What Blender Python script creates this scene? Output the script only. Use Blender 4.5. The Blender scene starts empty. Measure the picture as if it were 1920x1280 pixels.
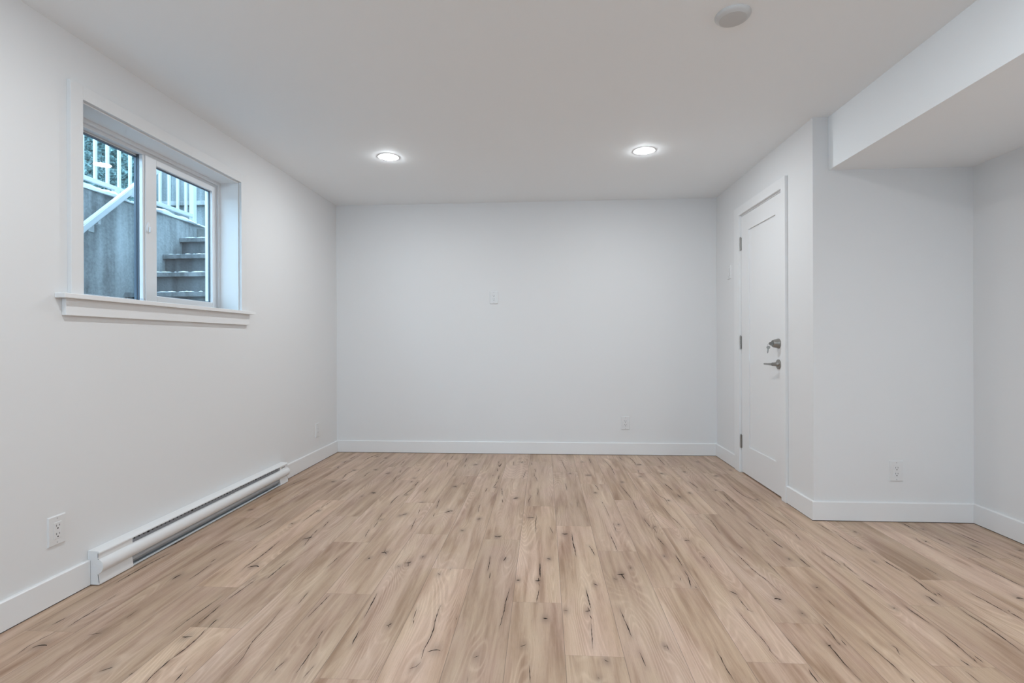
import bpy, bmesh, math, random
import numpy as np
from mathutils import Vector, Matrix

random.seed(7)
C = bpy.context.scene.collection
sc = bpy.context.scene

# ------------------------------------------------------------------ camera
CAMZ = 1.051
cam_data = bpy.data.cameras.new('camera')
cam_data.sensor_width = 36.0
cam_data.lens = 18.0
cam_data.clip_start = 0.02
cam = bpy.data.objects.new('camera', cam_data)
C.objects.link(cam)
_r = (0.99805, 0.062308, -0.003696)
_u = (0.003659, 0.000709, 0.999993)
_f = (-0.062311, 0.998057, -0.000479)
cam.matrix_world = Matrix(((_r[0], _u[0], -_f[0], 0), (_r[1], _u[1], -_f[1], 0), (_r[2], _u[2], -_f[2], CAMZ), (0, 0, 0, 1)))
sc.camera = cam

# ------------------------------------------------------------------ world, exposure
SKY = 7.0
world = bpy.data.worlds.new('overcast_sky')
sc.world = world
world.use_nodes = True
bg = world.node_tree.nodes['Background']
bg.inputs['Color'].default_value = (0.47, 0.755, 1.0, 1)
bg.inputs['Strength'].default_value = SKY
LAMP = 340.0                     # radiance of every ceiling light's lens
LAMP_COLOR = (0.925, 0.98, 1.025)
sc.view_settings.view_transform = 'Standard'
sc.view_settings.look = 'None'
sc.view_settings.exposure = 0.0
sc.view_settings.gamma = 1.0
sc.view_settings.use_curve_mapping = False

# ------------------------------------------------------------------ room dimensions (metres)
XL, XR, XRR = -1.978, 1.5715, 2.460     # left wall, door wall, alcove's right wall
YB, YA, YN = 4.778, 3.098, -2.6         # back wall, alcove wall, wall behind the camera
ZC, ZA, BX = 2.351, 2.042, 1.661        # ceiling, bulkhead underside, bulkhead face
WT = 0.20                               # wall thickness

# ------------------------------------------------------------------ materials
def new_mat(name):
    m = bpy.data.materials.new(name)
    m.use_nodes = True
    return m, m.node_tree, m.node_tree.nodes['Principled BSDF']

def plain(name, col, rough=0.5, metal=0.0, bump=0.0, scale=200.0, var=0.0, spec=0.5):
    m, nt, b = new_mat(name)
    b.inputs['Base Color'].default_value = (*col, 1)
    b.inputs['Roughness'].default_value = rough
    b.inputs['Metallic'].default_value = metal
    b.inputs['Specular IOR Level'].default_value = spec
    tc = nt.nodes.new('ShaderNodeTexCoord')
    nz = nt.nodes.new('ShaderNodeTexNoise')
    nz.inputs['Scale'].default_value = scale
    nz.inputs['Detail'].default_value = 3
    nt.links.new(tc.outputs['Object'], nz.inputs['Vector'])
    if var > 0:
        rm = nt.nodes.new('ShaderNodeMapRange')
        rm.inputs['To Min'].default_value = 1 - var
        rm.inputs['To Max'].default_value = 1 + var
        mx = nt.nodes.new('ShaderNodeVectorMath'); mx.operation = 'SCALE'
        mx.inputs[0].default_value = col
        nt.links.new(nz.outputs['Fac'], rm.inputs['Value'])
        nt.links.new(rm.outputs[0], mx.inputs['Scale'])
        nt.links.new(mx.outputs[0], b.inputs['Base Color'])
    if bump > 0:
        bp = nt.nodes.new('ShaderNodeBump')
        bp.inputs['Strength'].default_value = bump
        bp.inputs['Distance'].default_value = 0.002
        nt.links.new(nz.outputs['Fac'], bp.inputs['Height'])
        nt.links.new(bp.outputs[0], b.inputs['Normal'])
    return m

M = {}
M['wall'] = plain('white_wall_paint', (0.80, 0.80, 0.80), 0.62, bump=0.05, scale=260)
M['ceiling'] = plain('white_ceiling_paint', (0.925, 0.955, 0.975), 0.75, bump=0.05, scale=220)
M['trim'] = plain('white_trim_paint', (0.84, 0.84, 0.84), 0.38, bump=0.02, scale=90)
M['door'] = plain('white_door_paint', (0.835, 0.835, 0.835), 0.36, bump=0.02, scale=120)
M['vinyl'] = plain('white_vinyl', (0.82, 0.84, 0.86), 0.35)
M['gasket'] = plain('dark_glazing_gasket', (0.10, 0.13, 0.17), 0.5)
M['plastic'] = plain('white_plastic', (0.78, 0.78, 0.78), 0.30)
M['dark'] = plain('dark_opening', (0.02, 0.02, 0.022), 0.7)
M['gap'] = plain('gap_shade_fill', (0.045, 0.035, 0.03), 0.8)  # dark colour painting shade in gaps; also the subfloor slab
M['screw'] = plain('painted_screw', (0.55, 0.55, 0.56), 0.35)
M['nickel'] = plain('satin_nickel', (0.36, 0.35, 0.33), 0.40, metal=1.0, bump=0.03, scale=600)
M['enamel'] = plain('white_enamelled_steel', (0.83, 0.83, 0.83), 0.32)
M['grille'] = plain('grey_heater_grille', (0.33, 0.33, 0.345), 0.5, metal=0.0)
M['grille_low'] = plain('grey_heater_element', (0.44, 0.445, 0.46), 0.45, metal=0.0, bump=0.1, scale=60)
M['alu'] = plain('aluminium_edge', (0.62, 0.68, 0.72), 0.35, metal=0.5)
M['ink'] = plain('grey_ink', (0.12, 0.12, 0.13), 0.6)
M['concrete'] = None
M['rail'] = plain('white_powder_coat', (0.66, 0.67, 0.68), 0.4)
M['detector'] = plain('off_white_plastic', (0.58, 0.58, 0.575), 0.5)
M['snow'] = plain('packed_snow', (0.90, 0.92, 0.94), 0.8, bump=0.4, scale=60)
M['soil'] = plain('frozen_ground', (0.20, 0.20, 0.19), 0.9, bump=0.5, scale=30, var=0.4)

def emission(name, col, strength):
    m = bpy.data.materials.new(name); m.use_nodes = True
    nt = m.node_tree
    nt.nodes.remove(nt.nodes['Principled BSDF'])
    e = nt.nodes.new('ShaderNodeEmission')
    e.inputs['Color'].default_value = (*col, 1)
    e.inputs['Strength'].default_value = strength
    nt.links.new(e.outputs[0], nt.nodes['Material Output'].inputs['Surface'])
    return m
M['lens'] = emission('lit_lens', LAMP_COLOR, LAMP)

def glass_mat():
    m = bpy.data.materials.new('window_glass'); m.use_nodes = True
    nt = m.node_tree
    nt.nodes.remove(nt.nodes['Principled BSDF'])
    t = nt.nodes.new('ShaderNodeBsdfTransparent')
    t.inputs['Color'].default_value = (0.96, 0.985, 0.99, 1)
    g = nt.nodes.new('ShaderNodeBsdfGlossy')
    g.inputs['Roughness'].default_value = 0.0
    g.inputs['Color'].default_value = (1, 1, 1, 1)
    ge = nt.nodes.new('ShaderNodeNewGeometry')
    dt = nt.nodes.new('ShaderNodeVectorMath'); dt.operation = 'DOT_PRODUCT'
    nt.links.new(ge.outputs['Incoming'], dt.inputs[0]); nt.links.new(ge.outputs['Normal'], dt.inputs[1])
    def mth(op, a, c=None):
        n = nt.nodes.new('ShaderNodeMath'); n.operation = op
        for i, x in enumerate((a, c)):
            if x is None: continue
            if isinstance(x, (int, float)): n.inputs[i].default_value = x
            else: nt.links.new(x, n.inputs[i])
        return n.outputs[0]
    one = mth('SUBTRACT', 1.0, mth('ABSOLUTE', dt.outputs['Value']))
    frn = mth('ADD', mth('MULTIPLY', mth('POWER', one, 5.0), 0.90), 0.06)      # both faces of the sheet
    mx = nt.nodes.new('ShaderNodeMixShader')
    nt.links.new(frn, mx.inputs['Fac'])
    nt.links.new(t.outputs[0], mx.inputs[1])
    nt.links.new(g.outputs[0], mx.inputs[2])
    nt.links.new(mx.outputs[0], nt.nodes['Material Output'].inputs['Surface'])
    return m
M['glass'] = glass_mat()

def concrete(name, col, streak=True):
    m, nt, b = new_mat(name)
    tc = nt.nodes.new('ShaderNodeTexCoord')
    big = nt.nodes.new('ShaderNodeTexNoise'); big.inputs['Scale'].default_value = 2.2; big.inputs['Detail'].default_value = 8
    fine = nt.nodes.new('ShaderNodeTexNoise'); fine.inputs['Scale'].default_value = 55; fine.inputs['Detail'].default_value = 4
    mp = nt.nodes.new('ShaderNodeMapping'); mp.inputs['Scale'].default_value = (11, 11, 0.7)
    st = nt.nodes.new('ShaderNodeTexNoise'); st.inputs['Scale'].default_value = 1.0; st.inputs['Detail'].default_value = 5
    for n in (big, fine):
        nt.links.new(tc.outputs['Object'], n.inputs['Vector'])
    nt.links.new(tc.outputs['Object'], mp.inputs['Vector'])
    nt.links.new(mp.outputs[0], st.inputs['Vector'])
    a = nt.nodes.new('ShaderNodeMath'); a.operation = 'ADD'
    st2 = nt.nodes.new('ShaderNodeMath'); st2.operation = 'MULTIPLY_ADD'; st2.inputs[1].default_value = 1.7; st2.inputs[2].default_value = -0.35
    nt.links.new(st.outputs['Fac'], st2.inputs[0])
    nt.links.new(big.outputs['Fac'], a.inputs[0]); nt.links.new(st2.outputs[0], a.inputs[1])
    a2 = nt.nodes.new('ShaderNodeMath'); a2.operation = 'MULTIPLY_ADD'
    nt.links.new(fine.outputs['Fac'], a2.inputs[0]); a2.inputs[1].default_value = 0.55
    nt.links.new(a.outputs[0], a2.inputs[2])
    cr = nt.nodes.new('ShaderNodeMapRange')
    cr.inputs['From Min'].default_value = 0.85; cr.inputs['From Max'].default_value = 1.75
    cr.inputs['To Min'].default_value = 0.45; cr.inputs['To Max'].default_value = 1.55
    nt.links.new(a2.outputs[0], cr.inputs['Value'])
    sv = nt.nodes.new('ShaderNodeVectorMath'); sv.operation = 'SCALE'; sv.inputs[0].default_value = col
    nt.links.new(cr.outputs[0], sv.inputs['Scale'])
    nt.links.new(sv.outputs[0], b.inputs['Base Color'])
    b.inputs['Roughness'].default_value = 0.85
    bp = nt.nodes.new('ShaderNodeBump'); bp.inputs['Strength'].default_value = 0.6; bp.inputs['Distance'].default_value = 0.006
    nt.links.new(fine.outputs['Fac'], bp.inputs['Height']); nt.links.new(bp.outputs[0], b.inputs['Normal'])
    return m
M['concrete'] = concrete('weathered_concrete', (0.37, 0.385, 0.39))
M['casing'] = plain('white_casing_paint', (0.785, 0.785, 0.785), 0.5)
M['liner'] = plain('white_jamb_paint', (0.91, 0.91, 0.91), 0.5)
M['step'] = concrete('dark_step_concrete', (0.12, 0.125, 0.13))  # darker concrete for the risers
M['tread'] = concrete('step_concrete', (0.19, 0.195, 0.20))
M['fence'] = concrete('weathered_fence_boards', (0.25, 0.28, 0.29))

def hedge_mat():
    m, nt, b = new_mat('frosted_foliage')
    tc = nt.nodes.new('ShaderNodeTexCoord')
    v = nt.nodes.new('ShaderNodeTexVoronoi'); v.inputs['Scale'].default_value = 34
    n = nt.nodes.new('ShaderNodeTexNoise'); n.inputs['Scale'].default_value = 16; n.inputs['Detail'].default_value = 10
    mx = nt.nodes.new('ShaderNodeMath'); mx.operation = 'MULTIPLY'
    cr = nt.nodes.new('ShaderNodeValToRGB')
    cr.color_ramp.elements[0].position = 0.12; cr.color_ramp.elements[0].color = (0.022, 0.055, 0.055, 1)
    cr.color_ramp.elements[1].position = 0.6; cr.color_ramp.elements[1].color = (0.24, 0.38, 0.37, 1)
    nt.links.new(tc.outputs['Object'], v.inputs['Vector']); nt.links.new(tc.outputs['Object'], n.inputs['Vector'])
    nt.links.new(v.outputs['Distance'], mx.inputs[0]); nt.links.new(n.outputs['Fac'], mx.inputs[1])
    nt.links.new(mx.outputs[0], cr.inputs[0]); nt.links.new(cr.outputs[0], b.inputs['Base Color'])
    b.inputs['Roughness'].default_value = 0.9
    return m
M['hedge'] = hedge_mat()

def floor_mat():
    m, nt, b = new_mat('knotty_oak_laminate')
    N, L = nt.nodes, nt.links
    def node(t, **kw):
        n = N.new(t)
        for k, v in kw.items():
            n.inputs[k].default_value = v
        return n
    def math_(op, a, c=None, d=None):
        n = N.new('ShaderNodeMath'); n.operation = op
        for i, x in enumerate((a, c, d)):
            if x is None: continue
            if isinstance(x, (int, float)): n.inputs[i].default_value = x
            else: L.new(x, n.inputs[i])
        return n.outputs[0]
    def attr(name):
        n = N.new('ShaderNodeAttribute'); n.attribute_name = name
        return n
    uv = N.new('ShaderNodeUVMap'); uv.uv_map = 'plank'
    sp = N.new('ShaderNodeSeparateXYZ'); L.new(uv.outputs[0], sp.inputs[0])
    u, v = sp.outputs[0], sp.outputs[1]
    seed = attr('seed').outputs['Fac']; tone = attr('tone').outputs['Fac']
    stain = attr('stain').outputs['Fac']; warp = attr('warp').outputs['Fac']
    def vec(us, vs):
        c = N.new('ShaderNodeCombineXYZ')
        L.new(math_('MULTIPLY', u, us), c.inputs[0]); L.new(math_('MULTIPLY', v, vs), c.inputs[1]); L.new(seed, c.inputs[2])
        return c.outputs[0]
    def noise(us, vs, detail=3, rough=0.5, dist=0.0):
        n = node('ShaderNodeTexNoise', Scale=1.0, Detail=detail, Roughness=rough, Distortion=dist)
        L.new(vec(us, vs), n.inputs['Vector'])
        return n.outputs['Fac']
    broad = noise(9, 1.3, 2, 0.5, 0.4)
    mid = noise(24, 1.7, 4, 0.55, 0.5)
    fib = noise(300, 7, 3, 0.7)
    pores = noise(520, 22, 2, 0.6)
    hue = noise(7, 2.0, 3, 0.5, 0.5)
    # growth rings: contour lines of a stretched field, pushed aside by the knots
    field = noise(7.0, 0.75, 1.2, 0.4, 0.2)
    fld = math_('ADD', math_('MULTIPLY', field, 30.0), math_('MULTIPLY', warp, 9.0))
    ring = math_('SINE', math_('MULTIPLY', fld, 6.2832))
    ringmask = math_('SMOOTH_MIN', math_('MULTIPLY', math_('MAXIMUM', math_('SUBTRACT', broad, 0.47), 0.0), 8.0), 1.0, 0.2)
    # pale and dark oak
    t = math_('MULTIPLY_ADD', math_('SUBTRACT', mid, 0.5), 1.45, 0.5)
    t = math_('MULTIPLY_ADD', math_('SUBTRACT', fib, 0.5), 0.40, t)
    t = math_('MULTIPLY_ADD', math_('MULTIPLY', math_('SUBTRACT', math_('POWER', math_('MULTIPLY_ADD', ring, 0.5, 0.5), 3.0), 0.32), ringmask), 0.26, t)
    t = math_('MULTIPLY_ADD', math_('SUBTRACT', broad, 0.5), 0.95, t)
    cr = N.new('ShaderNodeValToRGB')
    e = cr.color_ramp.elements
    e[0].position = 0.05; e[0].color = (0.31, 0.184, 0.110, 1)
    e[1].position = 0.95; e[1].color = (0.675, 0.512, 0.380, 1)
    k = e.new(0.5); k.color = (0.538, 0.380, 0.270, 1)
    L.new(t, cr.inputs[0])
    # rosy and honey drift
    mixh = N.new('ShaderNodeMix'); mixh.data_type = 'RGBA'; mixh.blend_type = 'MULTIPLY'
    hr = N.new('ShaderNodeValToRGB')
    hr.color_ramp.elements[0].position = 0.38; hr.color_ramp.elements[0].color = (1.0, 0.985, 0.94, 1)
    hr.color_ramp.elements[1].position = 0.64; hr.color_ramp.elements[1].color = (1.02, 0.975, 1.0, 1)
    L.new(hue, hr.inputs[0])
    mixh.inputs['Factor'].default_value = 1.0
    L.new(cr.outputs[0], mixh.inputs['A']); L.new(hr.outputs[0], mixh.inputs['B'])
    sc1 = N.new('ShaderNodeVectorMath'); sc1.operation = 'SCALE'
    L.new(mixh.outputs['Result'], sc1.inputs[0]); L.new(tone, sc1.inputs['Scale'])
    # fine pores
    pm = math_('MULTIPLY', math_('GREATER_THAN', pores, 0.63), 0.16)
    mp = N.new('ShaderNodeMix'); mp.data_type = 'RGBA'
    L.new(pm, mp.inputs['Factor']); L.new(sc1.outputs[0], mp.inputs['A']); mp.inputs['B'].default_value = (0.12, 0.075, 0.05, 1)
    # knot stain
    ms = N.new('ShaderNodeMix'); ms.data_type = 'RGBA'
    L.new(math_('MINIMUM', math_('MULTIPLY', stain, math_('MULTIPLY_ADD', mid, 0.9, 0.45)), 0.85), ms.inputs['Factor'])
    L.new(mp.outputs['Result'], ms.inputs['A']); ms.inputs['B'].default_value = (0.105, 0.065, 0.045, 1)
    # seams
    eu = math_('MINIMUM', u, math_('SUBTRACT', PW, u))
    ev = math_('MINIMUM', v, math_('SUBTRACT', PL, v))
    seam = math_('MAXIMUM', math_('MULTIPLY', math_('LESS_THAN', eu, 0.0009), 0.62), math_('MULTIPLY', math_('LESS_THAN', ev, 0.0009), 0.25))
    mseam = N.new('ShaderNodeMix'); mseam.data_type = 'RGBA'
    L.new(seam, mseam.inputs['Factor']); L.new(ms.outputs['Result'], mseam.inputs['A']); mseam.inputs['B'].default_value = (0.07, 0.05, 0.04, 1)
    L.new(mseam.outputs['Result'], b.inputs['Base Color'])
    b.inputs['Roughness'].default_value = 0.40
    rr = math_('MULTIPLY_ADD', fib, 0.14, 0.33)
    L.new(rr, b.inputs['Roughness'])
    b.inputs['Specular IOR Level'].default_value = 0.55
    bp = N.new('ShaderNodeBump'); bp.inputs['Strength'].default_value = 0.10; bp.inputs['Distance'].default_value = 0.001
    L.new(fib, bp.inputs['Height']); L.new(bp.outputs[0], b.inputs['Normal'])
    return m
PW, PL = 0.1965, 1.2035
M['floor'] = floor_mat()
M['crack'] = plain('filled_crack', (0.020, 0.015, 0.013), 0.8, spec=0.08)

# ------------------------------------------------------------------ mesh helpers
def add_box(bm, x0, x1, y0, y1, z0, z1, bevel=0.0, seg=2):
    r = bmesh.ops.create_cube(bm, size=1.0)
    vs = r['verts']
    bmesh.ops.scale(bm, vec=(abs(x1 - x0), abs(y1 - y0), abs(z1 - z0)), verts=vs)
    bmesh.ops.translate(bm, vec=((x0 + x1) / 2, (y0 + y1) / 2, (z0 + z1) / 2), verts=vs)
    if bevel > 0:
        es = list({e for v in vs for e in v.link_edges})
        bmesh.ops.bevel(bm, geom=es, offset=bevel, segments=seg, affect='EDGES', profile=0.5)

def add_prism(bm, prof, axis, a, b, caps=True):
    """closed profile swept along one axis; profile is in the other two axes (x,y,z order)"""
    def P(p, t):
        if axis == 'x': return (t, p[0], p[1])
        if axis == 'y': return (p[0], t, p[1])
        return (p[0], p[1], t)
    A = [bm.verts.new(P(p, a)) for p in prof]
    B = [bm.verts.new(P(p, b)) for p in prof]
    n = len(prof)
    for i in range(n):
        bm.faces.new((A[i], A[(i + 1) % n], B[(i + 1) % n], B[i]))
    if caps:
        bm.faces.new(A[::-1]); bm.faces.new(B)

def add_lathe(bm, prof, seg=40, mat=None):
    """(r,z) profile turned about Z; mat places it"""
    rings = []
    for r, z in prof:
        if r < 1e-6:
            rings.append([bm.verts.new((0, 0, z))])
        else:
            rings.append([bm.verts.new((r * math.cos(2 * math.pi * i / seg), r * math.sin(2 * math.pi * i / seg), z)) for i in range(seg)])
    for a, b in zip(rings[:-1], rings[1:]):
        for i in range(seg):
            j = (i + 1) % seg
            if len(a) == 1 and len(b) == 1: continue
            if len(a) == 1: bm.faces.new((a[0], b[i], b[j]))
            elif len(b) == 1: bm.faces.new((a[i], a[j], b[0]))
            else: bm.faces.new((a[i], a[j], b[j], b[i]))
    if mat is not None:
        bmesh.ops.transform(bm, matrix=mat, verts=[v for R in rings for v in R])

def add_tube(bm, pts, r, seg=12, closed=False):
    pts = [Vector(p) for p in pts]
    n = len(pts); rings = []
    up = Vector((0, 0, 1))
    for i, p in enumerate(pts):
        if closed: d = pts[(i + 1) % n] - pts[i - 1]
        else: d = pts[min(i + 1, n - 1)] - pts[max(i - 1, 0)]
        d.normalize()
        a = d.cross(up)
        if a.length < 1e-4: a = d.cross(Vector((1, 0, 0)))
        a.normalize(); b = a.cross(d)
        rr = r[i] if isinstance(r, (list, tuple)) else r
        rings.append([bm.verts.new(p + a * rr * math.cos(2 * math.pi * k / seg) + b * rr * math.sin(2 * math.pi * k / seg)) for k in range(seg)])
    for i in range(n if closed else n - 1):
        A, B = rings[i], rings[(i + 1) % n]
        for k in range(seg):
            bm.faces.new((A[k], A[(k + 1) % seg], B[(k + 1) % seg], B[k]))
    if not closed:
        bm.faces.new(rings[0][::-1]); bm.faces.new(rings[-1])

def obj(name, bm, mat, parent=None, smooth=False, mats=None):
    bmesh.ops.recalc_face_normals(bm, faces=bm.faces)
    me = bpy.data.meshes.new(name)
    bm.to_mesh(me); bm.free()
    for mm in (mats or [mat]):
        me.materials.append(mm)
    if smooth:
        for p in me.polygons: p.use_smooth = True
        try: me.set_sharp_from_angle(angle=math.radians(40))
        except Exception: pass
    o = bpy.data.objects.new(name, me)
    C.objects.link(o)
    if parent: o.parent = parent
    return o

def boxes(name, lst, mat, parent=None, bevel=0.0):
    bm = bmesh.new()
    for b in lst: add_box(bm, *b, bevel=bevel)
    return obj(name, bm, mat, parent)

def tag(o, label, cat, group=None, kind=None):
    if label: o['label'] = label
    if cat: o['category'] = cat
    if group: o['group'] = group
    if kind: o['kind'] = kind
    return o

def thing(name, label, cat, loc=(0, 0, 0), rotz=0.0, group=None, kind=None):
    o = bpy.data.objects.new(name, None)
    C.objects.link(o)
    o.empty_display_size = 0.05
    o.location = loc; o.rotation_euler = (0, 0, rotz)
    return tag(o, label, cat, group, kind)

def dup(root, loc, rotz, label, group=None):
    r = root.copy(); C.objects.link(r)
    r.location = loc; r.rotation_euler = (0, 0, rotz); r['label'] = label
    if group: r['group'] = group
    for ch in root.children:
        c = ch.copy(); C.objects.link(c); c.parent = r
        for g in ch.children:
            d = g.copy(); C.objects.link(d); d.parent = c
    return r

def struct(o, label, cat):
    return tag(o, label, cat, None, 'structure')

# ------------------------------------------------------------------ room shell
WY0, WY1, WZ0, WZ1 = 2.070, 3.206, 1.255, 2.083        # window opening
struct(boxes('wall_left', [(XL - WT, XL, YN - WT, WY0, 0, ZC), (XL - WT, XL, WY1, YB + WT, 0, ZC),
                           (XL - WT, XL, WY0, WY1, 0, WZ0), (XL - WT, XL, WY0, WY1, WZ1, ZC)], M['wall']),
       'white wall on the left with the window and the heater', 'wall')
struct(boxes('wall_back', [(XL, XR + WT, YB, YB + WT, 0, ZC)], M['wall']), 'plain white wall facing the camera at the far end', 'wall')
DY0, DY1, DZ = 3.469, 4.187, 2.036                      # door opening
struct(boxes('wall_right', [(XR, XR + WT, YA + WT, DY0 - 0.018, 0, ZC), (XR, XR + WT, DY1 + 0.018, YB, 0, ZC), (XR, XR + WT, DY0 - 0.018, DY1 + 0.018, DZ + 0.018, ZC)], M['wall']),
       'white wall on the right holding the door', 'wall')
struct(boxes('wall_alcove', [(XR, XRR + WT, YA, YA + WT, 0, ZC)], M['wall']), 'white wall of the recess right of the door, facing the camera', 'wall')
struct(boxes('wall_alcove_right', [(XRR, XRR + WT, YN - WT, YA, 0, ZC)], M['wall']), 'white side wall at the right edge of the photo', 'wall')
RX0, RX1, RZ0, RZ1 = -1.75, -0.45, 0.62, 2.12          # opening for an unseen window added to let in daylight
struct(boxes('wall_rear', [(XL, RX0, YN - WT, YN, 0, ZC), (RX1, XRR, YN - WT, YN, 0, ZC), (RX0, RX1, YN - WT, YN, 0, RZ0), (RX0, RX1, YN - WT, YN, RZ1, ZC)], M['wall']), 'white wall behind the camera', 'wall')
struct(boxes('ceiling', [(XL - WT, XRR + WT, YN - WT, YB + WT, ZC, ZC + 0.2)], M['ceiling']), 'smooth white ceiling', 'ceiling')
struct(boxes('trim_bulkhead', [(BX, XRR, YN, YA, ZA, ZC)], M['ceiling']), 'white dropped bulkhead along the ceiling at upper right', 'bulkhead')

# baseboards (a solid dark strip below each one paints the shade there)
BT, BH, BG = 0.014, 0.112, 0.0035
def base_prof(s=1):
    return [(0, BG), (s * BT, BG), (s * BT, BH - 0.004), (s * (BT - 0.004), BH), (0, BH)]
def baseboard(name, axis, wallpos, sgn, a, b, label):
    bm = bmesh.new()
    pr = [(wallpos + p[0] * sgn, p[1]) for p in base_prof()]
    add_prism(bm, pr, axis, a, b)
    o = struct(obj(name, bm, M['trim']), label, 'baseboard')
    bm = bmesh.new()
    w0, w1 = wallpos, wallpos + sgn * (BT - 0.0012)
    add_prism(bm, [(w0, 0.0), (w1, 0.0), (w1, BG), (w0, BG)], axis, a, b)
    obj('gap_shade_strip', bm, M['gap'], o)
    return o
HY0, HY1 = 2.100, 3.735                                  # heater span on the left wall
baseboard('baseboard_left_near', 'y', XL, 1, YN, HY0 - 0.002, 'white baseboard on the left wall in front of the heater')
baseboard('baseboard_left_far', 'y', XL, 1, HY1 + 0.002, YB, 'white baseboard on the left wall beyond the heater')
baseboard('baseboard_back', 'x', YB, -1, XL + BT, XR - BT, 'white baseboard along the back wall')
baseboard('baseboard_right_far', 'y', XR, -1, 4.294, YB, 'short white baseboard between the door and the back corner')
baseboard('baseboard_right_near', 'y', XR, -1, YA, 3.406, 'short white baseboard between the door and the outer corner')
baseboard('baseboard_alcove', 'x', YA, -1, XR - BT, XRR, 'white baseboard under the recess wall')
baseboard('baseboard_alcove_right', 'y', XRR, -1, YN, YA - BT, 'white baseboard at the right edge of the photo')
baseboard('baseboard_rear', 'x', YN, 1, XL + BT, XRR - BT, 'white baseboard behind the camera')

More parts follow.
